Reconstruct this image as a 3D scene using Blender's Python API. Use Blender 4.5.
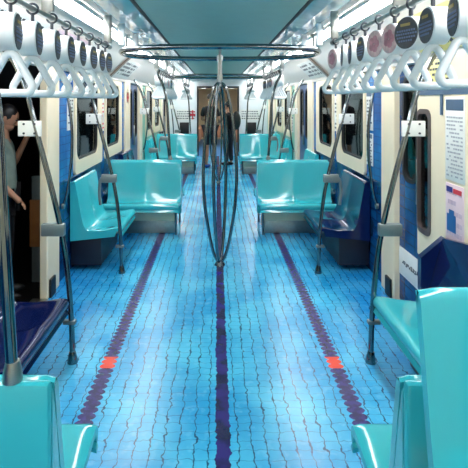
import bpy, bmesh, math, random
from mathutils import Vector, Matrix
random.seed(7)
S = bpy.context.scene
for o in list(bpy.data.objects): bpy.data.objects.remove(o, do_unlink=True)
COL = S.collection
# ---------------------------------------------------------------- camera, world, exposure
cd = bpy.data.cameras.new('camera'); cam = bpy.data.objects.new('camera', cd); COL.objects.link(cam)
cam.location = (-0.03, 0, 1.70); cam.rotation_euler = (math.pi/2, 0, 0)
cd.sensor_width = 36; cd.lens = 36*460/468; cd.shift_x = (234-217)/468; cd.shift_y = -(234-100)/468
cd.clip_start = 0.05
S.camera = cam
w = bpy.data.worlds.new('world'); S.world = w; w.use_nodes = True
w.node_tree.nodes['Background'].inputs[0].default_value = (0.6, 0.8, 1.0, 1)
w.node_tree.nodes['Background'].inputs[1].default_value = 0.05
S.view_settings.view_transform = 'Standard'; S.view_settings.look = 'None'
S.view_settings.gamma = 1; S.view_settings.use_curve_mapping = False
S.view_settings.exposure = 0.85
LAMP = 12
# ---------------------------------------------------------------- material helpers
def lin(c): return tuple(((v/255+0.055)/1.055)**2.4 if v/255 > 0.04045 else v/255/12.92 for v in c) + (1,)
MATS = {}
def mat(name, c, rough=.4, metal=0, coat=0, var=.06, scale=8, spec=.5):
    """procedural material: base colour with a slight noise variation and slight roughness variation"""
    m = bpy.data.materials.new(name); m.use_nodes = True; nt = m.node_tree; b = nt.nodes['Principled BSDF']
    tc = nt.nodes.new('ShaderNodeTexCoord'); n = nt.nodes.new('ShaderNodeTexNoise'); n.inputs['Scale'].default_value = scale
    n.inputs['Detail'].default_value = 3
    nt.links.new(tc.outputs['Object'], n.inputs['Vector'])
    r = nt.nodes.new('ShaderNodeValToRGB'); C = lin(c)
    r.color_ramp.elements[0].position = .3; r.color_ramp.elements[1].position = .7
    r.color_ramp.elements[0].color = tuple(v*(1-var) for v in C[:3])+(1,)
    r.color_ramp.elements[1].color = tuple(min(1, v*(1+var)) for v in C[:3])+(1,)
    nt.links.new(n.outputs['Fac'], r.inputs[0]); nt.links.new(r.outputs[0], b.inputs['Base Color'])
    b.inputs['Roughness'].default_value = rough; b.inputs['Metallic'].default_value = metal
    b.inputs['Coat Weight'].default_value = coat; b.inputs['Coat Roughness'].default_value = .08
    b.inputs['Specular IOR Level'].default_value = spec
    MATS[name] = m; return m
def glow(name, c, s):
    m = bpy.data.materials.new(name); m.use_nodes = True; b = m.node_tree.nodes['Principled BSDF']
    b.inputs['Base Color'].default_value = lin(c); b.inputs['Emission Color'].default_value = lin(c); b.inputs['Emission Strength'].default_value = s
    return m
class V:
    """tiny expression wrapper over math nodes"""
    def __init__(s, nt, x): s.nt, s.x = nt, x
    def op(s, o, *a):
        n = s.nt.nodes.new('ShaderNodeMath'); n.operation = o
        for i, v in enumerate((s,)+a):
            v = v.x if isinstance(v, V) else v
            if isinstance(v, (int, float)): n.inputs[i].default_value = v
            else: s.nt.links.new(v, n.inputs[i])
        return V(s.nt, n.outputs[0])
    def __add__(s, o): return s.op('ADD', o)
    def __sub__(s, o): return s.op('SUBTRACT', o)
    def __mul__(s, o): return s.op('MULTIPLY', o)
    def __truediv__(s, o): return s.op('DIVIDE', o)
    def lt(s, o): return s.op('LESS_THAN', o)
    def gt(s, o): return s.op('GREATER_THAN', o)
    def fract(s): return s.op('FRACT')
    def abs(s): return s.op('ABSOLUTE')
    def max(s, o): return s.op('MAXIMUM', o)
    def min(s, o): return s.op('MINIMUM', o)
    def step(s, a, b):
        n = s.nt.nodes.new('ShaderNodeMapRange'); n.interpolation_type = 'SMOOTHSTEP'
        s.nt.links.new(s.x, n.inputs[0])
        for i, v in ((1, a), (2, b)): n.inputs[i].default_value = v
        return V(s.nt, n.outputs[0])
def noise(nt, vec, scale, detail=2, out='Fac'):
    n = nt.nodes.new('ShaderNodeTexNoise'); n.inputs['Scale'].default_value = scale; n.inputs['Detail'].default_value = detail
    nt.links.new(vec, n.inputs['Vector']); return V(nt, n.outputs[out])
def mix(nt, f, a, b):
    n = nt.nodes.new('ShaderNodeMix'); n.data_type = 'RGBA'
    nt.links.new(f.x, n.inputs[0])
    for i, v in ((6, a), (7, b)):
        if isinstance(v, tuple): n.inputs[i].default_value = v
        else: nt.links.new(v, n.inputs[i])
    return n.outputs[2]
def scaled(nt, vec, s, off=(0, 0, 0)):
    n = nt.nodes.new('ShaderNodeMapping'); n.inputs['Scale'].default_value = s; n.inputs['Location'].default_value = off
    nt.links.new(vec, n.inputs['Vector']); return n.outputs[0]
# ---------------------------------------------------------------- floor: printed swimming pool tiles seen through water
def floor_mat():
    m = bpy.data.materials.new('pool_print'); m.use_nodes = True; nt = m.node_tree; b = nt.nodes['Principled BSDF']
    g = nt.nodes.new('ShaderNodeNewGeometry').outputs['Position']
    sp = nt.nodes.new('ShaderNodeSeparateXYZ'); nt.links.new(g, sp.inputs[0])
    x, y = V(nt, sp.outputs[0]), V(nt, sp.outputs[1])
    n1 = noise(nt, g, 5, 2) - .5; n2 = noise(nt, g, 22, 2) - .5; n3 = noise(nt, scaled(nt, g, (1, 1, 1), (9, 3, 0)), 9, 2) - .5
    xd = x + n1*.05 + n2*.045; yd = y + n3*.05 + n2*.02
    lx = ((xd/.072).fract() - .5).abs(); ly = ((yd/.062).fract() - .5).abs()
    wob = noise(nt, g, 14, 3)
    thick = (wob - .18)*.13
    vline = lx.gt(thick.op('MULTIPLY_ADD', -1.0, .5)) * .9
    hline = ly.gt(.462) * wob * .95
    base_n = noise(nt, g, 2.2, 4).step(.35, .68); fine = noise(nt, g, 16, 3).step(.52, .72)
    c = mix(nt, base_n, lin((30, 164, 220)), lin((78, 202, 238)))
    c = mix(nt, fine*.35, c, lin((120, 215, 246)))
    side = x.abs().step(.75, 1.3)*.5                        # blue deepened towards the walls, shade by the seats painted into the print
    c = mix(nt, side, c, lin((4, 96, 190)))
    c = mix(nt, hline, c, lin((16, 92, 150)))
    c = mix(nt, vline, c, lin((8, 50, 92)))
    # centre lane line with ragged edges
    jag = noise(nt, scaled(nt, g, (1, 1, 1), (4, 0, 0)), 26, 2) - .5
    cl = (x + n1*.02 + jag*.035).abs().lt(.036)
    cn = noise(nt, g, 7, 3).step(.4, .6)
    c = mix(nt, cl, c, mix(nt, cn, lin((20, 22, 72)), lin((44, 34, 120))))
    # two lane ropes of purple floats with scalloped edges
    ax = (x.abs() - .73).abs(); fy = ((y/.052).fract() - .5).abs()
    wave = (fy*2).op('POWER', 1.6)*-.019 + .050
    rope = (ax + n2*.008).lt(wave)
    gap = fy.gt(.42) * ax.gt(.026)
    seg = (y - 2.98).abs().lt(.065).max((y - 7.9).abs().lt(.09)).max((y + 1.9).abs().lt(.09))
    rc = mix(nt, noise(nt, g, 30, 2).step(.4, .65), lin((30, 20, 84)), lin((52, 42, 124)))
    rc = mix(nt, seg, rc, lin((236, 66, 42)))
    rc = mix(nt, gap*.6, rc, lin((120, 180, 225)))
    c = mix(nt, rope, c, rc)
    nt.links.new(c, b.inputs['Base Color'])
    b.inputs['Roughness'].default_value = .27; b.inputs['Specular IOR Level'].default_value = .6
    return m
def tile_wall(name, ca, cb, cl, sy=.16, sz=.075):
    m = bpy.data.materials.new(name); m.use_nodes = True; nt = m.node_tree; b = nt.nodes['Principled BSDF']
    g = nt.nodes.new('ShaderNodeNewGeometry').outputs['Position']
    sp = nt.nodes.new('ShaderNodeSeparateXYZ'); nt.links.new(g, sp.inputs[0])
    y, z = V(nt, sp.outputs[1]), V(nt, sp.outputs[2])
    n1 = noise(nt, g, 7, 2) - .5
    ly = (((y + n1*.03)/sy).fract() - .5).abs().gt(.47); lz = (((z + n1*.02)/sz).fract() - .5).abs().gt(.46)
    c = mix(nt, noise(nt, g, 3.5, 3).step(.35, .65), lin(ca), lin(cb))
    c = mix(nt, ly.max(lz)*.75, c, lin(cl)); nt.links.new(c, b.inputs['Base Color'])
    b.inputs['Roughness'].default_value = .25; return m
M_FLOOR = floor_mat()
M_TILE = tile_wall('pool_tile_print', (12, 92, 168), (30, 128, 200), (6, 44, 100))
M_TILED = tile_wall('deep_pool_print', (6, 52, 100), (14, 84, 140), (3, 28, 60), .2, .09)
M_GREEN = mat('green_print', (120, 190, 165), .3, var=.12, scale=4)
M_TEAL = mat('teal_plastic', (54, 184, 194), .11, coat=.5, var=.03, scale=3)
M_NAVY = mat('navy_plastic', (11, 25, 74), .12, coat=.25, var=.1, scale=5)
M_CREAM = mat('cream_enamel', (242, 226, 194), .35, var=.02)
M_COVE = mat('cove_enamel', (232, 224, 214), .35, var=.02)
M_CEIL = mat('ceiling_teal', (168, 200, 186), .45, var=.03)
M_BLUEP = mat('glossy_ceiling_blue', (150, 200, 216), .12, coat=.5, var=.12, scale=6)
M_BLACK = mat('black_rubber', (14, 15, 18), .5)
M_CHROME = mat('polished_steel', (128, 134, 136), .09, metal=1, var=.12, scale=20)
M_STEEL = mat('brushed_steel', (168, 170, 166), .34, metal=1, var=.08, scale=30)
M_GREY = mat('grey_casting', (128, 140, 140), .35, metal=.5, var=.05)
M_BEIGE = mat('beige_panel', (222, 218, 188), .45, var=.03)
M_WHITE = mat('white_plastic', (236, 240, 240), .25, coat=.3, var=.02)
M_DRUM = mat('drum_white', (244, 244, 242), .4, var=.01)
M_DARKFACE = mat('drum_dark_print', (58, 62, 68), .4, var=.25, scale=60)
M_PINK = mat('drum_pink_print', (226, 188, 186), .4, var=.35, scale=28)
M_INK = mat('ink', (60, 62, 70), .5); M_INKY = mat('ink_gold', (190, 160, 90), .5); M_INKB = mat('ink_blue', (120, 136, 172), .5)
M_RED = mat('red_print', (214, 52, 66), .4); M_PAPER = mat('paper', (232, 232, 226), .5, var=.03)
M_YELLOW = mat('yellow_paper', (236, 226, 150), .5, var=.08, scale=14)
M_PINKP = mat('pink_paper', (232, 206, 212), .5, var=.03); M_HEAD = mat('header_grey', (70, 96, 122), .35)
M_DOORBLUE = mat('door_blue', (12, 66, 120), .3)
M_DKBOX = mat('dark_heater_grille', (22, 26, 40), .4)
M_TUBE = glow('tube_glow', (250, 252, 255), LAMP)
M_SKIN = mat('skin', (178, 128, 100), .5); M_HAIR = mat('hair', (20, 17, 17), .5, var=.3, scale=60)
M_SHIRT = mat('sage_shirt', (126, 142, 132), .8, var=.15, scale=12); M_TEE = mat('black_tee', (22, 22, 26), .8)
M_SHORT = mat('dark_shorts', (30, 32, 42), .8); M_TROUS = mat('black_trousers', (24, 24, 28), .8)
M_SHOE = mat('blue_shoes', (36, 90, 170), .6); M_WOOD = mat('brown_board', (150, 96, 50), .5, var=.15)
M_TUNNEL = mat('platform_black', (16, 15, 14), .35, var=.3, scale=3)
def glass_mat():
    m = bpy.data.materials.new('tinted_glass'); m.use_nodes = True; nt = m.node_tree
    nt.nodes.remove(nt.nodes['Principled BSDF']); out = nt.nodes['Material Output']
    t = nt.nodes.new('ShaderNodeBsdfTransparent'); t.inputs[0].default_value = (.45, .5, .5, 1)
    gl = nt.nodes.new('ShaderNodeBsdfGlossy'); gl.inputs['Roughness'].default_value = .03; gl.inputs[0].default_value = (.8, .85, .85, 1)
    fr = nt.nodes.new('ShaderNodeFresnel'); fr.inputs[0].default_value = 1.5
    mx = nt.nodes.new('ShaderNodeMixShader'); nt.links.new(fr.outputs[0], mx.inputs[0])
    nt.links.new(t.outputs[0], mx.inputs[1]); nt.links.new(gl.outputs[0], mx.inputs[2]); nt.links.new(mx.outputs[0], out.inputs[0]); return m
M_GLASS = glass_mat()
# ---------------------------------------------------------------- mesh helpers
def box(bm, x0, x1, y0, y1, z0, z1, bev=0, mtx=None):
    g = bmesh.ops.create_cube(bm, size=1)
    for v in g['verts']: v.co = Vector(((x0+x1)/2+v.co.x*(x1-x0), (y0+y1)/2+v.co.y*(y1-y0), (z0+z1)/2+v.co.z*(z1-z0)))
    vs = g['verts']
    if bev:
        es = list({e for v in vs for e in v.link_edges})
        r = bmesh.ops.bevel(bm, geom=es, offset=bev, segments=2, affect='EDGES', profile=.5)
        vs = list({v for f in r['faces'] for v in f.verts} | {v for v in vs if v.is_valid})
    if mtx:
        for v in vs: v.co = mtx @ v.co
    return bm
def tube(bm, pts, r, n=12, closed=False, caps=True):
    pts = [Vector(p) for p in pts]; N = len(pts); rings = []; up = None
    for i, p in enumerate(pts):
        if closed: t = pts[(i+1) % N]-pts[i-1]
        else: t = pts[min(i+1, N-1)]-pts[max(i-1, 0)]
        t.normalize()
        if up is None: up = t.orthogonal().normalized()
        else: up = (up - t*up.dot(t)).normalized()
        s = t.cross(up); rr = r[i] if isinstance(r, (list, tuple)) else r
        rings.append([bm.verts.new(p+(up*math.cos(a)+s*math.sin(a))*rr) for a in [2*math.pi*k/n for k in range(n)]])
    for i in range(N if closed else N-1):
        A, B = rings[i], rings[(i+1) % N]; off = 0
        if closed and i == N-1: off = min(range(n), key=lambda o: (A[0].co-B[o].co).length)
        for k in range(n): bm.faces.new((A[k], A[(k+1) % n], B[(k+1+off) % n], B[(k+off) % n]))
    if caps and not closed: bm.faces.new(rings[0][::-1]); bm.faces.new(rings[-1])
    return bm
def spline(P, n=10):
    P = [Vector(p) for p in P]; out = []
    Q = [P[0]*2-P[1]]+P+[P[-1]*2-P[-2]]
    for i in range(1, len(Q)-2):
        a, b, c, d = Q[i-1:i+3]
        for k in range(n):
            t = k/n; out.append(.5*((2*b)+(c-a)*t+(2*a-5*b+4*c-d)*t*t+(3*b-a-3*c+d)*t**3))
    out.append(P[-1]); return out
def cyl(bm, c, r, h, axis='Z', n=28, r2=None):
    d = {'X': Vector((1, 0, 0)), 'Y': Vector((0, 1, 0)), 'Z': Vector((0, 0, 1))}[axis]; c = Vector(c)
    return tube(bm, [c-d*h/2, c+d*h/2], [r, r if r2 is None else r2], n)
def obj(name, bm, m, parent=None, smooth=True):
    me = bpy.data.meshes.new(name); bmesh.ops.recalc_face_normals(bm, faces=bm.faces)
    bm.to_mesh(me); bm.free(); me.materials.append(m)
    if smooth:
        for p in me.polygons: p.use_smooth = True
        me.set_sharp_from_angle(angle=math.radians(38))
    o = bpy.data.objects.new(name, me); COL.objects.link(o)
    if parent: o.parent = parent
    return o
def NB(): return bmesh.new()
def tag(o, label=None, cat=None, group=None, kind=None):
    if label: o['label'] = label
    if cat: o['category'] = cat
    if group: o['group'] = group
    if kind: o['kind'] = kind
    return o
def thing(name, label, cat, loc=(0, 0, 0), rz=0, group=None):
    o = bpy.data.objects.new(name, None); COL.objects.link(o); o.empty_display_size = .1
    o.location = loc; o.rotation_euler = (0, 0, rz); return tag(o, label, cat, group)
def struct(name, bm, m, smooth=False, parent=None):
    o = obj(name, bm, m, parent, smooth); return tag(o, kind='structure') if parent is None else o
def copy_tree(o, parent=None):
    c = o.copy(); COL.objects.link(c)
    if parent: c.parent = parent
    for ch in list(o.children): copy_tree(ch, c)
    return c
def put(r, loc, rz=None, label=None, group=None):
    r.location = loc
    if rz is not None: r.rotation_euler = (0, 0, rz)
    if label: r['label'] = label
    if group: r['group'] = group
    return r
# ================================================================ STRUCTURE
Y0, Y1, P = -1.9, 14.0, 4.7
b = NB(); box(b, -1.5, 1.5, Y0, Y1, -.06, 0); struct('floor', b, M_FLOOR)
b = NB(); box(b, -.60, .60, Y0, Y1, 2.37, 2.41); struct('ceiling', b, M_CEIL)
def extr(pts, m, name, y0=Y0, y1=Y1, t=.02):
    for s in (-1, 1):
        b = NB(); A = [(s*x, z) for x, z in pts] + [(s*x, z+t) for x, z in pts[::-1]]
        f = [b.verts.new((x, y0, z)) for x, z in A]; g = [b.verts.new((x, y1, z)) for x, z in A]; n = len(A)
        for i in range(n): b.faces.new((f[i], f[(i+1) % n], g[(i+1) % n], g[i]))
        b.faces.new(f[::-1]); b.faces.new(g); struct(name, b, m)
TR = [0]
def trim(bm, m, smooth=False): TR[0] += 1; return struct('trim_%d' % TR[0], bm, m, smooth)
extr([(.585, 2.366), (.615, 2.366)], M_BLACK, 'trim_seam', t=.004)
extr([(.60, 2.37), (.73, 2.35), (.86, 2.36)], M_BLUEP, 'ceiling_side')
extr([(.86, 2.36), (.93, 2.35), (1.10, 2.35)], M_COVE, 'ceiling_trough')
extr([(1.10, 2.35), (1.22, 2.26), (1.46, 2.03), (1.47, 1.985), (1.53, 1.98)], M_COVE, 'ceiling_cove')
# end wall of the car and gangway beyond
b = NB()
for x0, x1, z0, z1 in ((-1.5, -.6, 0, 2.4), (.6, 1.5, 0, 2.4), (-.6, .6, 2.08, 2.4)): box(b, x0, x1, Y1, Y1+.05, z0, z1)
struct('wall_back', b, M_WHITE)
b = NB(); box(b, -.64, -.59, Y1-.03, Y1+.04, 0, 2.12, .008); box(b, .59, .64, Y1-.03, Y1+.04, 0, 2.12, .008); box(b, -.59, .59, Y1-.03, Y1+.04, 2.06, 2.12, .008)
trim(b, M_BLACK)
b = NB(); box(b, -1.5, 1.5, Y1+.0501, Y1+6, -.06, 0); struct('floor', b, mat('next_car_floor', (60, 130, 190), .4))
b = NB(); box(b, -1.5, 1.5, Y1+.06, Y1+6, 2.15, 2.2); struct('ceiling', b, M_CREAM)
b = NB(); box(b, -1.1, -1.05, Y1+.06, Y1+6, .001, 2.149); box(b, 1.05, 1.1, Y1+.06, Y1+6, .001, 2.149); box(b, -1.04, 1.04, Y1+5.9, Y1+6, .001, 2.149); struct('wall_back', b, M_CREAM)
b = NB(); box(b, -1.5, 1.5, Y0-.05, Y0, -.06, 2.42); struct('wall_front', b, M_CREAM)
b = NB(); box(b, -.8, .8, Y1+3.2, Y1+3.25, .3, .75, .02); box(b, -1.0, -.6, Y1+1.2, Y1+3.19, .3, .75, .02); box(b, .6, 1.0, Y1+1.2, Y1+3.19, .3, .75, .02)
trim(b, mat('next_car_tan', (170, 120, 90), .5))

def rrect(y0, y1, z0, z1, r, n=6):
    out = []
    for cy, cz, a0 in ((y1-r, z1-r, 0), (y0+r, z1-r, 90), (y0+r, z0+r, 180), (y1-r, z0+r, 270)):
        for k in range(n+1):
            a = math.radians(a0+90*k/n); out.append((cy+r*math.cos(a), cz+r*math.sin(a)))
    return out
def ring_plate(b, x0, x1, outer, inner, orad=.004, irad=.1):
    """plate between x0 and x1 in the YZ plane with a rounded hole"""
    O = rrect(*outer, orad); I = rrect(*inner, irad); n = len(O)
    L = [[b.verts.new((x, y, z)) for y, z in C] for x, C in ((x0, O), (x1, O), (x1, I), (x0, I))]
    for j in range(4):
        A, B = L[j], L[(j+1) % 4]
        for k in range(n): b.faces.new((A[k], A[(k+1) % n], B[(k+1) % n], B[k]))
def sx(s, a, c): return (min(s*a, s*c), max(s*a, s*c))
WN = [0]; DN = [0]
def window(s, y0, y1, hy0, hy1, z0=.93, z1=1.98, hz0=1.07, hz1=1.9):
    WN[0] += 1
    b = NB(); ring_plate(b, s*1.50, s*1.475, (y0, y1, z0, z1), (hy0, hy1, hz0, hz1), .05, .12)
    o = struct('window_%d' % WN[0], b, M_CREAM, True)
    b = NB(); ring_plate(b, s*1.52, s*1.485, (hy0-.004, hy1+.004, hz0-.004, hz1+.004), (hy0+.022, hy1-.022, hz0+.022, hz1-.022), .12, .1)
    f = obj('window_frame', b, M_BLACK, o); f['label'] = 'black rubber seal'
    b = NB(); x = sx(s, 1.505, 1.511); box(b, x[0], x[1], hy0+.01, hy1-.01, hz0+.01, hz1-.01)
    g = obj('pane', b, M_GLASS, o, False); return o
def wallpiece(side, s, y0, y1, z0, z1, m, x=1.5, t=.05):
    b = NB(); xx = sx(s, x, x+t); box(b, xx[0], xx[1], y0, y1, z0, z1); return struct('wall_'+side, b, m)
def pillar(s, y0, y1, z1=2.0):
    b = NB(); xx = sx(s, 1.47, 1.54); box(b, xx[0], xx[1], y0, y1, 0.001, z1, .012); trim(b, M_CREAM)
    b = NB(); xx = sx(s, 1.45, 1.469); box(b, xx[0], xx[1], y0+.03, y0+.15, 0.001, .16, .004); trim(b, M_BLACK)
def door_leaf(s, y0, y1, m, hz0=1.05, open_=False):
    DN[0] += 1; o = bpy.data.objects.new('door_%d' % DN[0], None); COL.objects.link(o); o['kind'] = 'structure'
    b = NB(); ring_plate(b, s*1.55, s*1.52, (y0, y1, 0.02, 1.97), (y0+.1, y1-.09, hz0, 1.88), .006, .1); obj('door_panel', b, m, o)
    b = NB(); ring_plate(b, s*1.545, s*1.512, (y0+.085, y1-.075, hz0-.015, 1.895), (y0+.115, y1-.105, hz0+.015, 1.865), .1, .09); obj('seal', b, M_BLACK, o)
    b = NB(); x = sx(s, 1.53, 1.536); box(b, x[0], x[1], y0+.1, y1-.09, hz0, 1.88); obj('pane', b, M_GLASS, o, False)
    b = NB(); x = sx(s, 1.49, 1.519); box(b, x[0], x[1], y0+.045, y0+.06, .9, 1.25, .005); obj('handle', b, M_STEEL, o)
    return o
for s, side in ((-1, 'left'), (1, 'right')):
    # continuous header above windows and doors, and the dark outside
    for k in range(-1, 3):
        o = k*P
        y0 = (4.21+o if k >= 0 else -.49); y1 = min(7.25+o if k >= 0 else 2.55, Y1-.001)
        if y0 >= Y1: continue
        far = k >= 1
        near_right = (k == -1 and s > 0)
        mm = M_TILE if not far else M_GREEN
        wallpiece(side, s, y0, y1, 0.0, .93, M_TILED if k < 1 else mm)
        # blue strips beside and between the windows
        ws = [(4.70, 5.80, 4.745, 5.60), (5.98, 7.0, 6.03, 6.82)]
        cur = y0
        for (w0, w1, h0, h1) in ws:
            w0 += o; w1 += o; h0 += o; h1 += o
            if w1 > Y1: break
            if w0 > cur: wallpiece(side, s, cur, w0, .93, 1.98, mm)
            window(s, w0, w1, h0, h1); cur = w1
        if cur < y1: wallpiece(side, s, cur, y1, .93, 1.98, mm)
        pillar(s, y1, y1+.40) if y1+.4 < Y1 else None
        pillar(s, y0-.30, y0)
    # wall behind the camera
    wallpiece(side, s, Y0, -.79, 0, 2.0, M_CREAM)
# doors: left near one stands open; right near one shut (narrow leaf in view); the farther ones shut
for s in (-1, 1):
    for k in (1, 2):
        d0, d1 = 2.95+k*P, 3.91+k*P
        door_leaf(s, d0+.005, (d0+d1)/2-.003, M_DOORBLUE); door_leaf(s, (d0+d1)/2+.003, d1-.005, M_DOORBLUE)
dl = door_leaf(1, 3.46, 3.905, M_TILED)
b = NB(); box(b, 1.512, 1.5195, 3.47, 3.90, .24, .47, .003); sg = obj('notice_panel', b, M_PAPER, dl); sg['label'] = 'white notice with dark lettering marks'
b = NB(); random.seed(3)
yy = 3.82
for i in range(9):
    h = random.uniform(.018, .035); zc = .36+random.uniform(-.006, .006)
    box(b, 1.508, 1.5115, yy-.022, yy, zc-h/2, zc-h/2+.008); box(b, 1.508, 1.5115, yy-.022, yy-.014, zc-h/2, zc+h/2)
    if i % 2: box(b, 1.508, 1.5115, yy-.022, yy, zc+h/2-.006, zc+h/2)
    yy -= .033
obj('lettering', b, M_INK, sg, False)
# strip of wall on the near right: window panel with cream surround, poster column, header
b = NB(); box(b, 1.5, 1.54, 2.42, 3.455, 0.001, .55); struct('wall_right', b, M_TILED)
WN[0] += 1
b = NB(); ring_plate(b, 1.51, 1.475, (2.42, 3.455, .551, 1.98), (3.25, 3.449, .74, 1.62), .01, .05)
# (the glazed part near the door is narrow; the rest of the panel is plain cream)
wn = struct('window_%d' % WN[0], b, M_CREAM, True)
b = NB(); ring_plate(b, 1.515, 1.468, (3.235, 3.452, .725, 1.635), (3.27, 3.44, .76, 1.60), .06, .05); obj('window_frame', b, mat('brown_seal', (84, 72, 70), .4), wn)
b = NB(); box(b, 1.495, 1.50, 3.26, 3.449, .75, 1.61); obj('pane', b, M_GLASS, wn, False)
b = NB(); box(b, 1.466, 1.474, 2.42, 3.455, 1.735, 1.79, .002)
box(b, 1.467, 1.474, 3.06, 3.09, 1.60, 1.735); trim(b, M_HEAD)
# dark tunnel and platform outside, so that glass and the open door look out on darkness
b = NB()
for s in (-1, 1):
    x = sx(s, 3.2, 3.3); box(b, x[0], x[1], Y0, Y1, -.5, 3)
    x = sx(s, 1.56, 3.2); box(b, x[0], x[1], Y0, Y1, -.1, -.02); box(b, x[0], x[1], Y0, Y1, 2.6, 2.7)
    box(b, x[0], x[1], Y0-.1, Y0, -.02, 2.6); box(b, x[0], x[1], Y1, Y1+.1, -.02, 2.6)
struct('wall_outside', b, M_TUNNEL)
b = NB()
for s in (-1, 1):
    x = sx(s, 1.5, 1.6); box(b, x[0], x[1], Y0, Y1, 2.0, 2.12)
trim(b, M_COVE)
b = NB(); box(b, -1.55, -1.46, 2.95, 3.91, 0.001, .012, .003); box(b, -1.60, -1.551, 2.95, 3.91, -.03, .012); trim(b, M_STEEL)  # door sill
# ================================================================ CEILING LIGHTS
def make_light():
    r = thing('ceiling_light', 'x', 'ceiling light')
    b = NB(); box(b, -.09, -.075, -1.0, 1.0, -.03, 0, .003); box(b, .075, .09, -1.0, 1.0, -.03, 0, .003); box(b, -.09, .09, -1.02, -1.0, -.03, 0); box(b, -.09, .09, 1.0, 1.02, -.03, 0)
    obj('housing', b, M_WHITE, r)
    b = NB(); box(b, -.073, .073, -.99, .99, -.022, -.004, .004); obj('diffuser', b, M_TUBE, r); return r
L0 = make_light(); first = True
names = ['nearest the camera', 'second from the camera', 'third from the camera', 'fourth from the camera', 'fifth from the camera', 'sixth from the camera', 'seventh from the camera', 'eighth from the camera']
for s, sd in ((-1, 'left'), (1, 'right')):
    for i in range(8):
        l = L0 if first else copy_tree(L0); first = False
        y = -1.0+i*2.06
        if y+1.02 > Y1: y = Y1-1.03
        nm = ['behind the camera', 'above the nearest straps', 'just past the nearest straps', 'third one past the camera', 'fourth one past the camera', 'fifth one past the camera', 'next to last before the end wall', 'last before the end wall'][i]
        put(l, (s*1.005, y, 2.347), 0, 'white fluorescent strip light in the %s trough, %s' % (sd, nm), '%s ceiling strip lights' % sd)
for s, sd in ((-1, 'left'), (1, 'right')):
    put(copy_tree(L0), (s*.5, Y1+1.5, 2.149), 0, 'added strip light to brighten the next car beyond the gangway, %s one' % sd, 'added lights of the next car')  # extra lamps added to brighten the view through the gangway
# ================================================================ SEATS
def seat_profile():
    # (y forward, z) from front lip underside up over the seat and the back
    raw = [(.43, .355), (.462, .37), (.47, .405), (.45, .432), (.40, .435), (.30, .42), (.20, .408), (.12, .402), (.07, .415), (.04, .455), (.02, .53), (-.005, .65), (-.03, .78), (-.05, .88), (-.06, .915), (-.075, .93), (-.095, .925)]
    return [(y*.87, z if z < .45 else .45+(z-.45)*.93) for y, z in raw]

def make_bench(W, places, m, name='bench_seat'):
    r = thing(name, 'x', 'seat')
    pr = spline([(0, y, z) for y, z in seat_profile()], 3)
    nu = 16*places; b = NB(); top = []
    N = len(pr)
    for i in range(nu+1):
        u = i/nu; x = -W/2+u*W; row = []
        loc = (u*places) % 1.0 if i < nu else 1.0
        edge = min(loc, 1-loc)*2                         # 0 at the joints of places, 1 in the middle of one
        inner = min(u, 1-u)
        for j, p in enumerate(pr):
            t = j/(N-1)
            t0 = pr[max(j-1, 0)]; t1 = pr[min(j+1, N-1)]; d = (t1-t0).normalized(); nrm = Vector((0, -d.z, d.y))  # out of the seat towards the sitter
            if nrm.z < 0 and t > .3: nrm = -nrm
            depth = .016*(1-(1-edge)**2)*math.sin(math.pi*min(1, max(0, (t-.14)/.72)))
            q = Vector((x, p.y, p.z)) + Vector((0, -abs(nrm.y) if t > .45 else 0, -abs(nrm.z)*(1 if t < .55 else .2)))*depth
            e = min(1, inner*W/.02); q.z -= (1-e)*.008
            row.append(q)
        top.append(row)
    TV = [[b.verts.new(q) for q in row] for row in top]
    BV = []
    for row in top:
        rr = []
        for j, q in enumerate(row):
            t0 = row[max(j-1, 0)]; t1 = row[min(j+1, N-1)]; d = (t1-t0); d.x = 0; d.normalize()
            nn = Vector((0, d.z, -d.y))                  # to the back side
            cand = Vector((0, -1, -1))
            if nn.dot(cand) < 0: nn = -nn
            rr.append(b.verts.new(q+nn*.03))
        BV.append(rr)
    for i in range(nu):
        for j in range(N-1):
            b.faces.new((TV[i][j], TV[i+1][j], TV[i+1][j+1], TV[i][j+1])); b.faces.new((BV[i][j], BV[i][j+1], BV[i+1][j+1], BV[i+1][j]))
        b.faces.new((TV[i][0], BV[i][0], BV[i+1][0], TV[i+1][0])); b.faces.new((TV[i][-1], TV[i+1][-1], BV[i+1][-1], BV[i][-1]))
    for j in range(N-1):
        b.faces.new((TV[0][j], TV[0][j+1], BV[0][j+1], BV[0][j])); b.faces.new((TV[-1][j], BV[-1][j], BV[-1][j+1], TV[-1][j+1]))
    o = obj('seat_shell', b, m, r); o.data.set_sharp_from_angle(angle=math.radians(50))
    return r
def bench_transverse(m):
    W = .94; r = make_bench(W, 2, m)
    b = NB(); box(b, -W/2, W/2, -.130, -.095, .20, .905, .012); obj('back_panel', b, m, r)
    b = NB()                                             # shaped side cheek between shell and back panel
    for x in (-W/2+.001, W/2-.021):
        b = NB(); A = [(-.094, .32), (.05, .34), (.02, .40), (-.025, .55), (-.06, .75), (-.085, .85), (-.094, .875)]
        f = [b.verts.new((x, y, z)) for y, z in A]; g = [b.verts.new((x+.02, y, z)) for y, z in A]; n = len(A)
        for i in range(n): b.faces.new((f[i], f[(i+1) % n], g[(i+1) % n], g[i]))
        b.faces.new(f[::-1]); b.faces.new(g); obj('side_cheek', b, m, r)
    b = NB(); box(b, -W/2+.06, W/2-.005, -.09, .15, .17, .375, .006); o = obj('seat_box', b, M_BEIGE, r); o['label'] = 'beige box under the seat'
    b = NB(); box(b, -W/2+.075, W/2-.005, -.09, .10, .001, .169, .004); o = obj('base', b, M_STEEL, r); o['label'] = 'brushed steel base'
    b = NB(); tube(b, [(-W/2+.05, .17, .001), (-W/2+.05, .17, .355)], .014, 10); obj('leg', b, M_CHROME, r)
    return r
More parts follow.
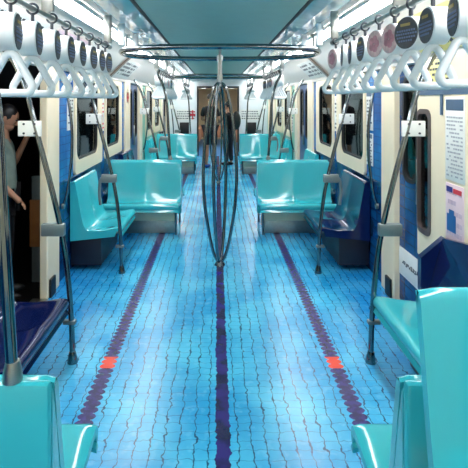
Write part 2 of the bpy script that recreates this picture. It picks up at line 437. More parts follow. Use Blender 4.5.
def bench_side(m, W=.80):
    r = make_bench(W, 2, m)
    for x in (-W/2+.001, W/2-.013):
        b = NB(); A = [(-.10, .30), (.34, .345), (.36, .40), (.06, .405), (.01, .50), (-.06, .80), (-.09, .89), (-.10, .89)]
        f = [b.verts.new((x, y, z)) for y, z in A]; g = [b.verts.new((x+.012, y, z)) for y, z in A]; n = len(A)
        for i in range(n): b.faces.new((f[i], f[(i+1) % n], g[(i+1) % n], g[i]))
        b.faces.new(f[::-1]); b.faces.new(g); obj('side_cheek', b, m, r)
    b = NB(); box(b, -W/2+.03, W/2-.03, -.10, .20, .05, .36, .006); o = obj('heater_box', b, M_DKBOX, r); o['label'] = 'dark heater box under the seat'
    b = NB(); box(b, -W/2+.05, W/2-.05, .18, .40, .362, .385, .004); obj('bracket', b, M_GREY, r)
    return r
PR = {('T', 't'): bench_transverse(M_TEAL), ('S', 't'): bench_side(M_TEAL), ('S', 'n'): bench_side(M_NAVY)}
used = set()
def seat(kind, col, loc, rz, label, group=None):
    p = PR[(kind, col)]
    o = p if (kind, col) not in used else copy_tree(p); used.add((kind, col))
    put(o, loc, rz, label, group); return o
H = math.pi/2; PI = math.pi
# transverse benches: local +y is the sitting direction. facing camera => rz = pi ; facing away => rz = 0
# the leg sits on local -x : for a camera-facing bench rz=pi, local -x is world +x
def transverse(s, y, away, label, group=None):
    o = seat('T', 't', (s*.97, y, 0), 0 if away else PI, label, group)
    # leg must stand on the aisle side: mirror when needed (aisle is world -s)
    aisle_local = -s if away else s
    if aisle_local > 0: o.scale = (-1, 1, 1)
    return o
CB, AB = 6.105, 6.11
for k in (0, 1):
    for s, sd in ((-1, 'left'), (1, 'right')):
        where = 'in the middle of the car' if k == 0 else 'near the end wall'
        transverse(s, CB+k*P-.131, False, 'teal bench facing the camera, %s of the aisle, %s' % (sd, where), 'teal benches facing the camera')
        transverse(s, AB+k*P+.131, True, 'teal bench turned away, behind the %s bench %s' % (sd, where), 'teal benches facing away')
transverse(-1, 1.28+.131, True, 'teal bench at the bottom left corner, turned away, with steel pole on its back', 'teal benches facing away')
transverse(1, 1.28+.131, True, 'teal bench at the bottom right corner, turned away from the camera', 'teal benches facing away')
# side seats: against the wall, facing the aisle; back crease .13 from wall
XS = 1.385
for k in (-1, 0, 1):
    for s, sd in ((-1, 'left'), (1, 'right')):
        rz = -H if s < 0 else H
        if k >= 0:
            c = 't' if (s < 0 or k == 1) else 'n'
            cn = 'teal' if c == 't' else 'navy blue'
            lab = '%s side seat against the %s wall %s' % (cn, sd, 'in front of the middle bench' if k == 0 else 'in front of the far bench')
            seat('S', c, (s*XS, 4.955+k*P, 0), rz, lab, '%s side seats' % cn)
        yb = 7.25+k*P
        c = 'n' if s < 0 else 't'; cn = 'teal' if c == 't' else 'navy blue'
        if yb > 13.5: continue
        if k == -1 and s > 0: continue
        lab = {-1: 'large dark navy side seat at the left edge beside the open door', 0: '%s side seat behind the middle bench on the %s' % (cn, sd), 1: '%s side seat behind the far bench on the %s' % (cn, sd)}[k]
        seat('S', c, (s*XS, yb, 0), rz, lab, '%s side seats' % cn)
# near right side seat: teal seat with a tall navy wrap-around back
r = make_bench(.86, 2, M_TEAL); put(r, (XS, 2.55, 0), H, 'teal side seat with navy back below the poster on the right')
sh = r.children[0]
b = NB()
for A in ([(1.30, 3.0, .45), (1.30, 3.0, .67), (1.455, 3.0, .80), (1.455, 3.0, .45)],):
    f = [b.verts.new(p) for p in A]; g = [b.verts.new((p[0], p[1]+.05, p[2])) for p in A]
    for i in range(4): b.faces.new((f[i], f[(i+1) % 4], g[(i+1) % 4], g[i]))
    b.faces.new(f[::-1]); b.faces.new(g)
f = [b.verts.new(p) for p in ((1.34, 2.999, .44), (1.485, 2.999, .44), (1.485, 2.999, .80), (1.44, 2.999, .80))]
g = [b.verts.new(p) for p in ((1.34, 2.13, .44), (1.485, 2.13, .44), (1.485, 2.13, .95), (1.42, 2.13, .95))]
for i in range(4): b.faces.new((f[i], f[(i+1) % 4], g[(i+1) % 4], g[i]))
b.faces.new(f[::-1]); b.faces.new(g)
bmesh.ops.transform(b, matrix=Matrix.Rotation(-H, 4, 'Z') @ Matrix.Translation((-XS, -2.55, 0)), verts=b.verts)
o = obj('backrest', b, M_NAVY, r); o['label'] = 'glossy navy backrest'
b = NB(); b.from_mesh(sh.data)                           # the teal shell stops at the foot of the navy back
bmesh.ops.delete(b, geom=[v for v in b.verts if v.co.z > .435], context='VERTS')
es = [e for e in b.edges if e.is_boundary]; bmesh.ops.holes_fill(b, edges=es, sides=0); b.to_mesh(sh.data); b.free()
b = NB(); box(b, -.40, .40, -.085, .18, .001, .36, .006); obj('heater_box', b, M_DKBOX, r)
# raised seat at the right edge, facing the camera over the wheel box
r = make_bench(.88, 1, M_TEAL, 'bench_seat'); put(r, (.503+.44, 1.155, .305), PI, 'large teal seat raised on a box at the right edge, facing the camera')
b = NB(); box(b, -.40, .43, -.08, .34, -.304, .36, .01); o = obj('seat_box', b, M_BEIGE, r)
# ================================================================ POLES
def plate(b, c, w, h, t, rz=0, bev=.004):
    box(b, -w/2, w/2, -t/2, t/2, -h/2, h/2, bev, Matrix.Translation(c) @ Matrix.Rotation(rz, 4, 'Z'))
def side_pole(s, y, label, group, clampz=.86, arm=1):
    """bowed pole from the floor at a door-side seat end up to the wall top; arm = direction of the seat (+1 farther, -1 nearer)"""
    r = thing('grab_pole', label, 'grab pole', (s*.965, y, 0), 0, group)
    P0 = [(0, 0, .0), (s*.01, 0, .30), (s*.035, 0, .60), (s*.075, 0, .86), (s*.15, 0, 1.18), (s*.235, 0, 1.50), (s*.30, 0, 1.75), (s*.37, 0, 1.92), (s*.45, 0, 2.04)]
    b = NB(); tube(b, spline(P0, 8), .0175, 14); obj('pole', b, M_CHROME, r)
    b = NB(); tube(b, [(0, 0, .001), (0, 0, .03), (s*.003, 0, .07)], [.034, .03, .021], 16); obj('foot_collar', b, M_CHROME, r)
    b = NB(); plate(b, (s*.275, -.005, 1.515), .15, .10, .02); o = obj('upper_plate', b, M_PAPER, r); o['label'] = 'pale grey bolted plate'
    for dx in (-.035, .035):
        for dz in (-.03, .03): b = NB(); cyl(b, (s*.275+dx, -.018, 1.515+dz), .007, .008, 'Y', 10); obj('bolt', b, M_INK, o)
    b = NB(); box(b, *sx(s, .05, .20), -.022, .022, clampz-.04, clampz+.04, .008); obj('clamp', b, M_GREY, r)
    if arm > 0:
        b = NB(); tube(b, spline([(s*.17, 0, clampz+.01), (s*.20, 0, clampz-.0), (s*.215, 0, clampz-.04), (s*.22, 0, clampz-.15), (s*.21, 0, clampz-.26)], 6), .014, 10); obj('armrest', b, M_GREY, r)
    b = NB(); box(b, *sx(s, -.02, .06), -.018, .018, .25, .275, .004); obj('seat_bracket', b, M_GREY, r)
    return r
def back_pole(s, y, label, group, x=.65):
    r = thing('grab_pole', label, 'grab pole', (s*x, y, .905), 0, group)
    b = NB(); tube(b, spline([(0, 0, .01), (s*.012, 0, .2), (s*.03, 0, .5), (s*.05, 0, .8), (s*.10, 0, 1.0), (s*.16, 0, 1.12), (s*(.82-x-.022), 0, 1.19)], 8), .0165, 14); obj('pole', b, M_CHROME, r)
    b = NB(); tube(b, [(0, 0, 0), (0, 0, .03), (0, 0, .055)], [.027, .025, .019], 18); obj('foot_collar', b, M_STEEL, r); return r
def door_rail(s, y, label, group):
    r = thing('door_grab_rail', label, 'grab rail', (s*1.45, y, 0), 0, group)
    b = NB(); tube(b, spline([(s*.035, 0, 1.90), (0, 0, 1.80), (-s*.045, 0, 1.50), (-s*.05, 0, 1.2), (-s*.03, 0, 1.0), (s*.0, 0, .80), (s*.035, 0, .70)], 8), .014, 12); obj('rail', b, M_CHROME, r)
    for z in (1.90, .70): b = NB(); cyl(b, (s*.028, 0, z), .028, .02, 'X', 14); obj('flange', b, M_STEEL, r)
    return r
for s, sd in ((-1, 'left'), (1, 'right')):
    for k in (0, 1, 2):
        y = 2.98+(k)*P
        if y < 13: side_pole(s, y, 'bowed steel pole on the %s at the near edge of the %s doorway' % (sd, ['first', 'second', 'third'][k]), 'bowed floor poles', arm=-1)
        y = 4.52+k*P
        if y < 13: side_pole(s, y, 'bowed steel pole on the %s beside the %s' % (sd, ['side seat before the middle bench', 'side seat before the far bench'][k]), 'bowed floor poles', clampz=.93, arm=1)
        if k < 2: back_pole(s, 6.107+k*P, 'steel pole rising from the back of the %s %s bench' % ('middle' if k == 0 else 'far', sd), 'poles on bench backs')
        y = 4.34+k*P
        if y < 13: door_rail(s, y, 'bowed handrail on the %s wall at the far edge of the %s doorway' % (sd, ['first', 'second'][k]), 'handrails by the doors')
back_pole(-1, 1.305, 'thick steel pole on the corner of the bottom left bench back', 'poles on bench backs', x=.61)
# ================================================================ OVERHEAD RINGS AND CENTRE POLE
def ring(y, label):
    r = thing('ceiling_ring_rail', label, 'ring rail', (0, y, 2.18), 0, 'oval ceiling ring rails')
    n = 64; b = NB(); pts = []
    for k in range(n):
        a = 2*PI*k/n; ca, sa = math.cos(a), math.sin(a)
        pts.append((math.copysign(abs(ca)**.75, ca)*1.0, math.copysign(abs(sa)**.85, sa)*.62, 0))
    tube(b, pts, .027, 14, closed=True); obj('ring', b, M_CHROME, r)
    b = NB(); tube(b, [(0, -.62, 0), (0, .62, 0)], .016, 12); obj('crossbar', b, M_CHROME, r)
    for s in (-1, 1):
        b = NB(); tube(b, [(s*.93, -.2, .0), (s*.93, -.2, .168)], .018, 12); cyl(b, (s*.93, -.2, .158), .04, .015); obj('hanger', b, M_STEEL, r)
    return r
def center_pole(y, label):
    r = thing('loop_pole', label, 'grab pole', (0, y, 0), 0, 'looped centre poles')
    b = NB(); tube(b, [(0, 0, 1.84), (0, 0, 2.16)], [.022, .022], 16); cyl(b, (0, 0, 1.93), .03, .07, 'Z', 18); cyl(b, (0, 0, 2.13), .032, .05, 'Z', 18); obj('stem', b, M_STEEL, r)
    prof = [(0, .035), (.035, .06), (.075, .16), (.115, .35), (.155, .62), (.172, .90), (.16, 1.2), (.135, 1.45), (.105, 1.64), (.07, 1.80), (.035, 1.86), (0, 1.875)]
    for ang, sc, zo in ((0, 1, 0), (68, 1.0, 0.0)):
        ca, sa = math.cos(math.radians(ang)), math.sin(math.radians(ang))
        P1 = [(x*ca*sc, x*sa*sc, z-zo) for x, z in prof]; P2 = [(-x*ca*sc, -x*sa*sc, z-zo) for x, z in prof[1:-1]][::-1]
        pts = spline(P1, 5)[:-1]+spline([P1[-1]]+P2+[P1[0]], 5)[:-1]
        b = NB(); tube(b, pts, .0165, 12, closed=True); obj('loop', b, M_CHROME, r)
    b = NB(); tube(b, [(0, 0, .001), (0, 0, .02), (0, 0, .05)], [.055, .05, .02], 20); obj('base', b, M_CHROME, r)
    return r
ring(4.74, 'large oval chrome ring rail under the ceiling in the foreground'); ring(4.74+P, 'smaller looking chrome ring rail farther down the car')
center_pole(4.74, 'central chrome pole of bowed loops standing on the middle lane line')
center_pole(4.74+P, 'farther looped chrome pole seen through the nearest loop pole')
# ================================================================ STRAP RAILS AND STRAPS
def strap_rail(s, y0, y1, label):
    r = thing('strap_rail', label, 'strap rail', (s*.82, 0, 2.09+(.03 if s > 0 and y0 < 2 else 0)), 0, 'rails carrying the hand straps')
    b = NB(); tube(b, [(0, y0, 0), (0, y1, 0)], .013, 12); cyl(b, (0, y1, 0), .019, .05, 'Y', 14); obj('rail', b, M_STEEL, r)
    n = max(2, round((y1-y0)/1.3)+1)
    for i in range(n):
        y = y1-.03-i*(y1-y0-.1)/(n-1)
        b = NB(); tube(b, [(0, y, 0), (0, y, .22)], .012, 10); box(b, -.028, .028, y-.012, y+.012, .02, .225, .004); obj('bracket', b, M_STEEL, r)
    return r
def make_strap(face, name='hand_strap'):
    r = thing(name, 'x', 'hand strap')                  # origin at the rail; hangs down
    b = NB(); tube(b, [Vector(((.0225*math.cos(a)), 0, .0225*math.sin(a))) for a in [2*PI*k/16 for k in range(16)]], .005, 8, closed=True)
    box(b, -.006, .006, -.009, .009, -.062, -.018, .002); obj('strap', b, M_INK, r)
    b = NB(); tube(b, [(-.047, 0, -.128), (-.044, 0, -.128), (.024, 0, -.128), (.027, 0, -.128)], [.070, .074, .074, .070], 36); obj('drum', b, M_DRUM, r)
    b = NB(); cyl(b, (.0285, 0, -.128), .069, .003, 'X', 32); f = obj('drum_face', b, face, r); f['label'] = 'dark printed face' if face is M_DARKFACE else 'pink flower printed face'
    b = NB()
    if face is M_DARKFACE:
        box(b, .0312, .033, -.028, .028, -.098, -.086); L = obj('print', b, M_INKY, f)
        b = NB()
        for z, w_ in ((-.118, .05), (-.132, .056), (-.147, .05), (-.162, .04)):
            k = -w_
            while k < w_: box(b, .0312, .033, k, k+.009, z-.004, z+.004); k += .014
        obj('print', b, M_INKB, f)
    else:
        random.seed(5)
        for i in range(5):
            a = 2*PI*i/5; tube(b, [(.0312, .025*math.cos(a), -.128+.025*math.sin(a)), (.033, .025*math.cos(a), -.128+.025*math.sin(a))], .02, 14)
        obj('print', b, mat('petal', (216, 146, 156), .5, var=.2, scale=40), f)
    b = NB(); t = math.radians
    pts = []; R = .034
    cx, ct = .056, -.188-.022
    for (px, pz, a0, a1) in ((0, -.238, 30, 150), (-cx, -.338, 150, 270), (cx, -.338, 270, 390)):
        for k in range(7):
            a = math.radians(a0+(a1-a0)*k/6); pts.append((px+R*math.cos(a)*.75, 0, pz+R*math.sin(a)*.75))
    tube(b, pts, .0155, 12, closed=True); box(b, -.018, .018, -.011, .011, -.215, -.195, .004); h = obj('handle', b, M_WHITE, r); h['label'] = 'white rounded triangle grip'
    return r
SD = make_strap(M_DARKFACE); SP_ = make_strap(M_PINK); su = set()
def strap(s, y, pink, yaw, label, group):
    p = SP_ if pink else SD
    o = p if pink not in su else copy_tree(p); su.add(pink)
    put(o, (s*.82, y, 2.09+(.03 if s > 0 and y < 4 else 0)), yaw, label, group)
    # handle stays square to the aisle whatever way the drum is turned
    for c in o.children:
        if c.name.startswith('handle'): c.rotation_euler = (0, 0, -yaw + random.uniform(-.15, .15))
    return o
strap_rail(-1, .9, 3.36, 'long steel strap rail above the left of the aisle, nearest the camera')
strap_rail(1, .9, 3.36, 'long steel strap rail above the right of the aisle, nearest the camera')
rnd = random.Random(11)
ordn = ['first', 'second', 'third', 'fourth', 'fifth', 'sixth', 'seventh', 'eighth', 'ninth', 'tenth', 'eleventh', 'twelfth']
for i, y in enumerate((1.76, 1.97, 2.20, 2.41, 2.62, 2.85, 3.06, 3.25)):
    strap(-1, y, False, math.radians((12, 10, 9, 3, 2, -2, -1, -4)[i]), 'hand strap with dark faced drum, near left rail, %s from the left edge' % ordn[i], 'straps on the near left rail')
# right: normals turned towards the camera by different amounts
RR = [(1.60, False, 167), (1.81, False, 178), (2.015, False, -160), (2.20, True, -169), (2.41, True, -165), (2.64, False, 180), (2.85, False, 172), (3.03, False, 170), (3.29, True, -167)]
wh = ['at the right edge of the picture', 'second from the right edge', 'third from right, large dark drum face', 'broad pink drum beside the dark one', 'pink drum face, fifth from the right', 'white drum, sixth from the right', 'narrow dark drum, seventh from the right', 'white drum, next to the far end', 'small pink drum at the far end']
for i, (y, pk, a) in enumerate(RR):
    strap(1, y, pk, math.radians(a), 'hand strap on the near right rail, ' + wh[i], 'straps on the near right rail')
for s, sd in ((-1, 'left'), (1, 'right')):
    strap_rail(s, 5.95, 8.35, 'second steel strap rail down the car on the %s' % sd); strap_rail(s, 10.6, 12.9, 'farthest steel strap rail on the %s' % sd)
    for j in range(10):
        strap(s, 6.22+j*.21, rnd.random() < .3, math.radians((2 if s < 0 else 178)+rnd.uniform(-14, 14)), 'hand strap on the second %s rail, %s from its near end' % (sd, ordn[j]), 'straps on the second %s rail' % sd)
    for j in range(10):
        strap(s, 10.95+j*.21, False, math.radians(2 if s < 0 else 178), 'distant hand strap on the last %s rail, %s from its near end' % (sd, ordn[j]), 'straps on the last %s rail' % sd)
    # white ceiling fins between the two strap rails
for s, sd in ((-1, 'left'), (1, 'right')):
    for j, y in enumerate((3.95, 4.62, 5.25)):
        b = NB(); box(b, s*.85-.028, s*.85+.028, y-.015, y+.015, 2.17, 2.358, .006); o = obj('ceiling_bracket', b, M_WHITE)
        tag(o, 'white flat bracket hanging from the %s ceiling by the ring rail, %s one' % (sd, ['nearest', 'middle', 'farthest'][j]), 'ceiling bracket', 'white ceiling brackets')
# ================================================================ NOTICES AND ADVERTS
def lines(b, x, y0, y1, z0, z1, s, n, t=.0015, seed=1, h=None):
    R = random.Random(seed); dz = (z1-z0)/n
    for i in range(n):
        zz = z1-(i+.5)*dz; yy = y0
        while yy < y1-.01:
            wd = R.uniform(.012, .035)
            if R.random() < .8: box(b, *sx(s, x, x-t), yy, min(yy+wd, y1), zz-dz*.22, zz+dz*.22)
            yy += wd+.008
def notice(s, y0, y1, z0, z1, m, label, name='wall_notice', x=1.5, ink=M_INK, n=8, seed=1, header=None, cat='notice'):
    r = thing(name, label, cat, (0, 0, 0))
    r.location = (s*x, (y0+y1)/2, z0)
    def loc(bm): bmesh.ops.translate(bm, vec=-Vector(r.location), verts=bm.verts); return bm
    b = NB(); box(b, *sx(s, x-.001, x-.008), y0, y1, z0, z1, .001); obj('panel', loc(b), m, r)
    b = NB(); lines(b, x-.0085, y0+.02, y1-.02, z0+.02, z0+(z1-z0)*(.78 if header else .95), s, n, seed=seed); obj('print', loc(b), ink, r, False)
    if header:
        b = NB(); box(b, *sx(s, x-.0083, x-.010), y0+.012, y1-.012, z0+(z1-z0)*.84, z0+(z1-z0)*.97); obj('header', loc(b), header, r, False)
    return r
for k in (0, 1):
    for s, sd in ((-1, 'left'), (1, 'right')):
        wd = ['beside the first window', 'beside the far window'][k]
        notice(s, 4.50+k*P, 4.69+k*P, 1.40, 1.80, M_PAPER, 'tall white printed notice on the %s wall %s' % (sd, wd), seed=k+3, header=M_RED if s < 0 else M_HEAD)
        if s > 0: notice(s, 4.50+k*P, 4.69+k*P, 1.05, 1.37, M_PAPER, 'lower white printed notice on the right wall %s' % wd, seed=k+8, header=M_HEAD)
        notice(s, 5.82+k*P, 5.96+k*P, 1.3, 1.75, M_PAPER, 'slim white notice between two windows, %s wall %s' % (sd, ['above the middle bench', 'above the far bench'][k]), seed=k+5, ink=M_RED if s < 0 else M_INK)
# poster column at the right edge
notice(1, 2.78, 3.015, 1.185, 1.72, M_PAPER, 'tall pale map sheet on the cream wall at the right edge', x=1.474, seed=21, n=16, header=M_HEAD, name='wall_poster', cat='poster', ink=mat('faint_ink', (170, 172, 176), .5))
r = notice(1, 2.79, 3.01, .80, 1.165, M_PINKP, 'pink poster with blue seat picture under the map sheet', x=1.474, seed=22, n=5, name='wall_poster', cat='poster', ink=mat('faint_pink', (206, 180, 196), .5))
b = NB(); box(b, -.0105, -.009, -.02, .09, .06, .17); box(b, -.012, -.0106, -.0, .06, .09, .2); obj('picture', b, mat('seat_picture_blue', (36, 92, 150), .4), r, False)
b = NB(); box(b, -.0105, -.009, .02, .095, .31, .345); obj('title', b, mat('title_blue', (50, 50, 130), .4), r, False)
b = NB(); box(b, -.0105, -.009, -.09, .01, .31, .34); obj('title', b, M_RED, r, False)
notice(1, 2.95, 3.40, 1.80, 1.975, M_YELLOW, 'yellow printed advert above the cream window panel behind the straps', x=1.474, seed=31, n=4, name='wall_poster', cat='poster')
# yellow adverts on the cove
def cove_ad(s, y0, y1, m, label, seed):
    a = Vector((s*1.225, 0, 2.245)); c = Vector((s*1.452, 0, 2.028)); d = (c-a); n = Vector((-s*d.z*-1 if False else -abs(d.z)*s, 0, -abs(d.x))).normalized()
    r = thing('cove_advert', label, 'advert', ((a.x+c.x)/2, (y0+y1)/2, (a.z+c.z)/2))
    def quad(b, u0, u1, v0, v1, o0, o1):
        vs = []
        for off in (o0, o1):
            for u, v in ((u0, v0), (u1, v0), (u1, v1), (u0, v1)):
                p = a+d*u+n*off; p.y = y0+(y1-y0)*v; vs.append(b.verts.new(p-Vector(r.location)))
        for q in ((0, 1, 2, 3), (7, 6, 5, 4), (0, 4, 5, 1), (1, 5, 6, 2), (2, 6, 7, 3), (3, 7, 4, 0)): b.faces.new([vs[i] for i in q])
    b = NB(); quad(b, 0, 1, 0, 1, .002, .006); obj('panel', b, m, r, False)
    b = NB(); R = random.Random(seed)
    for i in range(4):
        v = .08
        while v < .9:
            w_ = R.uniform(.02, .06)
            if R.random() < .7: quad(b, .12+i*.2, .12+i*.2+.11, v, v+w_, .0065, .0075)
            v += w_+.02
    obj('print', b, M_INK, r, False)
for i, (s, y0, y1, m, w_) in enumerate(((1, 2.5, 3.3, M_YELLOW, 'yellow'), (1, 3.5, 4.3, M_PINKP, 'pinkish'), (1, 1.6, 2.4, M_PAPER, 'white'), (-1, 2.5, 3.3, M_PAPER, 'white'), (-1, 3.5, 4.3, M_PINKP, 'pinkish'), (-1, 1.6, 2.4, M_YELLOW, 'yellow'), (1, 6.2, 7.2, M_PAPER, 'white'), (-1, 6.2, 7.2, M_PAPER, 'white'))):
    cove_ad(s, y0, y1, m, '%s printed advert on the %s ceiling cove %s' % (w_, 'left' if s < 0 else 'right', {1.6: 'nearest the camera', 2.5: 'behind the near straps', 3.5: 'above the first doorway', 6.2: 'above the middle benches'}[y0]), i)
# bar across the cove between bays
for s, sd in ((-1, 'left'), (1, 'right')):
    for j, y in enumerate((6.1, 10.8)):
        b = NB(); A = [(1.10, 2.335), (1.215, 2.245), (1.448, 2.02)]
        f = []
        for yy in (y-.05, y+.05):
            for o_ in (0, -.02):
                for x, z in A: f.append(b.verts.new((s*(x), yy, z+o_)))
        L = lambda e, o_, k: f[e*6+o_*3+k]
        for k in range(2):
            for q in ((L(0, 0, k), L(0, 0, k+1), L(0, 1, k+1), L(0, 1, k)), (L(1, 0, k), L(1, 1, k), L(1, 1, k+1), L(1, 0, k+1)), (L(0, 1, k), L(0, 1, k+1), L(1, 1, k+1), L(1, 1, k)), (L(0, 0, k), L(1, 0, k), L(1, 0, k+1), L(0, 0, k+1))): b.faces.new(q)
        b.faces.new((L(0, 0, 0), L(0, 1, 0), L(1, 1, 0), L(1, 0, 0))); b.faces.new((L(0, 0, 2), L(1, 0, 2), L(1, 1, 2), L(0, 1, 2)))
        trim(b, mat('bronze_band', (120, 100, 84), .35))
# end wall fittings
for s, sd in ((-1, 'left'), (1, 'right')):
    b = NB(); box(b, s*1.02-.14, s*1.02+.14, Y1-.09, Y1-.001, .62, 1.02, .01); o = obj('equipment_box', b, M_BLACK); tag(o, 'black equipment box on the white end wall, %s of the gangway' % sd, 'equipment box')
    r = thing('end_wall_sign', 'printed sign on the white end wall %s of the gangway' % sd, 'sign', (s*.98, Y1-.004, 1.25))
    b = NB(); box(b, -.3, .3, -.004, .003, -.16, .16); obj('panel', b, M_PAPER, r, False)
    b = NB(); R = random.Random(4)
    for i in range(4):
        x = -.26
        while x < .24:
            w_ = R.uniform(.02, .06); box(b, x, x+w_, -.007, -.0045, .1-i*.07-.014, .1-i*.07+.014); x += w_+.02
    obj('print', b, M_INK, r, False)
    if s < 0:
        b = NB(); box(b, .19, .23, -.011, -.0075, -.14, .14); box(b, .12, .29, -.011, -.0075, -.03, .03); box(b, .14, .28, -.011, -.0075, .07, .11); o = obj('emblem', b, M_RED, r, False); o['label'] = 'red mark'
    r = thing('end_grab_rail', 'slanted steel handrail before the end wall on the %s' % sd, 'grab rail', (s*1.30, 13.3, 0))
    b = NB(); tube(b, spline([(0, 0, .001), (-s*.02, 0, .6), (s*.02, 0, 1.2), (s*.10, 0, 1.8), (s*.12, 0, 2.05)], 6), .016, 10); obj('rail', b, M_CHROME, r)
    b = NB(); cyl(b, (0, 0, .012), .03, .02); obj('flange', b, M_CHROME, r)
b = NB(); R = random.Random(9)
r = thing('red_sticker', 'red and white sticker hanging at the left far window', 'sticker', (-1.47, 7.42, 1.74))
b = NB(); box(b, -.008-.0, .0, -.09, .09, -.09, .09, .003); obj('panel', b, M_PAPER, r); b = NB(); box(b, -.0, .004, -.07, .07, -.02, .02); box(b, 0, .004, -.02, .02, -.07, .07); obj('print', b, M_RED, r, False)
for s, sd in ((1, 'right'),):
    pass
# ================================================================ PEOPLE
def skin_body(name, verts, edges, radii, m, parent, sub=2):
    bm = NB(); L = bm.verts.layers.skin.verify(); vs = [bm.verts.new(v) for v in verts]
    for v, rr in zip(vs, radii): v[L].radius = (rr, rr) if not isinstance(rr, tuple) else rr
    for a, c in edges: bm.edges.new((vs[a], vs[c]))
    vs[0][L].use_root = True
    me = bpy.data.meshes.new(name); bm.to_mesh(me); bm.free(); me.materials.append(m)
    o = bpy.data.objects.new(name, me); COL.objects.link(o); o.parent = parent
    md = o.modifiers.new('skin', 'SKIN'); md.use_smooth_shade = True; md.branch_smoothing = .6
    if sub: s_ = o.modifiers.new('sub', 'SUBSURF'); s_.levels = sub; s_.render_levels = sub
    return o
def lerp(a, b_, t): return tuple(a[i]+(b_[i]-a[i])*t for i in range(3))
def ell(b, c, rx, ry, rz, n=16):
    g = bmesh.ops.create_uvsphere(b, u_segments=n, v_segments=n//2+2, radius=1)
    for v in g['verts']: v.co = Vector((c[0]+v.co.x*rx, c[1]+v.co.y*ry, c[2]+v.co.z*rz))
    return g['verts']
def person(label, loc, rz, H_, pose, mtop, mleg, mshoe, shorts, pack=False):
    """faces local +y. pose: dict of elbow/hand for L and R, head tilt"""
    r = thing('person', label, 'person', loc, rz); k = H_/1.75; sc = lambda p: tuple(v*k for v in p)
    hip = {-1: (-.09, 0, .90), 1: (.09, 0, .90)}; knee = {-1: (-.10, .02, .49), 1: (.10, .02, .49)}; ank = {-1: (-.10, -.02, .08), 1: (.11, -.02, .08)}
    V_, E, R_ = [], [], []
    def add(p, rr, to=None):
        V_.append(sc(p)); R_.append(rr*k); i = len(V_)-1
        if to is not None: E.append((to, i))
        return i
    pel = add((0, 0, .95), .125); w_ = add((0, .0, 1.10), .115, pel); ch = add((0, .0, 1.27), .135, w_); nb = add((0, -.005, 1.42), .07, ch); nk = add((0, .005, 1.49), .052, nb); hd = add((0, .025, 1.58), .06, nk)
    tips = {}
    for s in (-1, 1):
        h = add(hip[s], .085, pel); th = add(lerp(hip[s], knee[s], .5), .075, h); kn = add(knee[s], .052, th); cf = add(lerp(knee[s], ank[s], .35), .055, kn); an = add(ank[s], .036, cf); add((ank[s][0], .10, .035), .035, an)
        sh = add((s*.165, -.005, 1.40), .058, nb); el = add(pose[s][0], .038, sh); wr = add(pose[s][1], .026, el)
        e, q = Vector(pose[s][0]), Vector(pose[s][1]); d = (q-e).normalized(); tips[s] = (q, d); add(tuple(q+d*.05), .032, wr)
    body = skin_body('body', V_, E, R_, M_SKIN, r)
    # hands: five separate curled fingers rooted in each palm
    for s in (-1, 1):
        q, d = tips[s]; side = d.cross(Vector((0, 0, 1)) if abs(d.z) < .8 else Vector((0, 1, 0))).normalized(); nn = d.cross(side).normalized()
        for f, (o_, ln) in enumerate(((-.027, .062), (-.009, .075), (.009, .07), (.026, .055))):
            a = q+d*.06+side*o_; c1 = a+d*ln*.5; c2 = c1+(d*.6+nn*.5)*ln*.5
            b = NB(); tube(b, [Vector(sc(a)), Vector(sc(c1)), Vector(sc(c2))], [.009*k, .0085*k, .006*k], 8); obj('finger', b, M_SKIN, body)
        a = q+d*.02-side*.025; b = NB(); tube(b, [Vector(sc(a)), Vector(sc(a+d*.03-side*.025)), Vector(sc(a+d*.06-side*.03))], [.011*k, .010*k, .007*k], 8); obj('finger', b, M_SKIN, body)
    # head
    tm = Matrix.Translation(sc((0, .03, 1.60))) @ Matrix.Rotation(-pose.get('nod', 0), 4, 'X') @ Matrix.Rotation(pose.get('turn', 0), 4, 'Z')
    b = NB(); ell(b, (0, 0, .04), .075, .095, .105, 20); ell(b, (0, .03, -.03), .055, .06, .055, 14)
    ell(b, (0, .098, .02), .013, .02, .022, 8); ell(b, (-.078, -.005, .02), .012, .022, .032, 8); ell(b, (.078, -.005, .02), .012, .022, .032, 8)
    bmesh.ops.transform(b, matrix=tm @ Matrix.Scale(k, 4), verts=b.verts); obj('head', b, M_SKIN, r)
    b = NB(); ell(b, (-.03, .084, .045), .012, .01, .007, 8); ell(b, (.03, .084, .045), .012, .01, .007, 8); box(b, -.045, -.016, .083, .094, .062, .067); box(b, .016, .045, .083, .094, .062, .067); bmesh.ops.transform(b, matrix=tm @ Matrix.Scale(k, 4), verts=b.verts); obj('eyes', b, M_HAIR, r)
    b = NB(); ell(b, (0, .082, -.035), .022, .012, .006, 8); bmesh.ops.transform(b, matrix=tm @ Matrix.Scale(k, 4), verts=b.verts); obj('mouth', b, mat('lips', (150, 84, 76), .5), r)
    b = NB(); ell(b, (0, -.018, .062), .086, .098, .098, 20)
    for v in list(b.verts):
        if v.co.y > .045 and v.co.z < .085: v.co.y = .03
        if v.co.z < -.0: v.co.z *= .4
    bmesh.ops.transform(b, matrix=tm @ Matrix.Scale(k, 4), verts=b.verts); obj('hair', b, M_HAIR, r)
    # shirt
    V2, E2, R2 = [], [], []
    def a2(p, rr, to=None):
        V2.append(sc(p)); R2.append(rr*k); i = len(V2)-1
        if to is not None: E2.append((to, i))
        return i
    p0 = a2((0, 0, .90), .15); p1 = a2((0, 0, 1.08), .135, p0); p2 = a2((0, 0, 1.27), .155, p1); p3 = a2((0, -.005, 1.40), .095, p2); a2((0, 0, 1.465), .062, p3)
    for s in (-1, 1):
        q = a2((s*.165, -.005, 1.40), .074, p3); e = Vector(pose[s][0]); s0 = Vector((s*.165, -.005, 1.40)); m_ = s0.lerp(e, .75); a2(tuple(m_), .06, q)
    o = skin_body('shirt', V2, E2, R2, mtop, r)
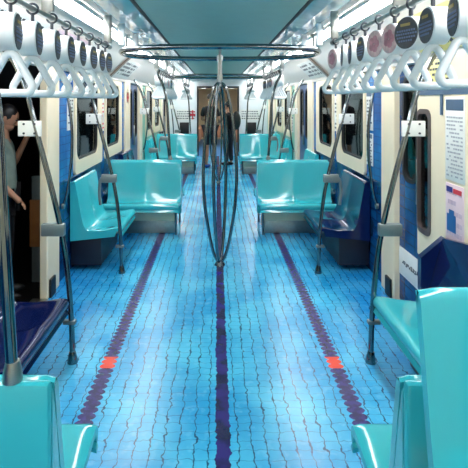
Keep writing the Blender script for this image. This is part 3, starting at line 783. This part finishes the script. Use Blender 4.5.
    # trousers or shorts
    V3, E3, R3 = [], [], []
    def a3(p, rr, to=None):
        V3.append(sc(p)); R3.append(rr*k); i = len(V3)-1
        if to is not None: E3.append((to, i))
        return i
    q0 = a3((0, 0, .93), .135)
    for s in (-1, 1):
        q1 = a3(hip[s], .10, q0)
        q2 = a3(lerp(hip[s], knee[s], .5), .092, q1); q3 = a3(knee[s] if not shorts else lerp(hip[s], knee[s], .92), .076, q2)
        if not shorts: q4 = a3(lerp(knee[s], ank[s], .5), .068, q3); a3((ank[s][0], ank[s][1], .10), .058, q4)
    skin_body('shorts' if shorts else 'trousers', V3, E3, R3, mleg, r)
    for s in (-1, 1):
        b = NB(); ell(b, (ank[s][0], .045, .045), .05, .135, .045, 14)
        for v in b.verts:
            if v.co.z < .01: v.co.z = .001
        bmesh.ops.scale(b, vec=(k, k, k), verts=b.verts); obj('shoe', b, mshoe, r)
    return r
hang = {-1: ((-.23, -.02, 1.13), (-.22, .06, .90)), 1: ((.23, -.02, 1.13), (.22, .06, .90))}
read = {-1: ((-.22, .02, 1.14), (-.08, .22, 1.20)), 1: ((.23, -.02, 1.13), (.17, .20, .98)), 'nod': .5}
person('man in a sage grey shirt standing outside the open left door, looking down', (-1.90, 4.0, -.019), -H*.85, 1.68, {-1: ((-.24, .04, 1.14), (-.06, .20, 1.44)), 1: ((.23, -.02, 1.13), (.20, .16, .93)), 'nod': .45}, M_SHIRT, M_TROUS, M_BLACK, False)
person('person in black t-shirt and dark shorts seen left of the centre pole', (-.20, 11.5, 0), -.5, 1.86, {-1: ((-.24, .02, 1.13), (-.10, .24, 1.10)), 1: ((.24, .02, 1.13), (.12, .25, 1.08)), 'nod': .3}, M_TEE, M_SHORT, M_SHOE, True)
pp = person('person in dark clothes with a round black backpack right of the centre pole', (.27, 12.0, 0), .9, 1.66, hang, M_TEE, M_SHORT, M_BLACK, False)
b = NB(); ell(b, (0, -.25, 1.17), .15, .10, .24, 18); bp = obj('backpack', b, M_BLACK); bp.parent = None
bp.location = pp.location; bp.rotation_euler = pp.rotation_euler; tag(bp, 'round black backpack worn by the person right of the centre pole', 'backpack')
# brown board and grey post on the platform
r = thing('platform_post', 'brown board on a grey post outside the open left door', 'post', (-1.74, 4.36, -.019))
b = NB(); box(b, -.04, .04, -.02, .02, 0, 1.0, .004); obj('post', b, M_GREY, r)
b = NB(); box(b, -.05, .05, -.045, -.021, .34, .78, .004); obj('board', b, M_WOOD, r)
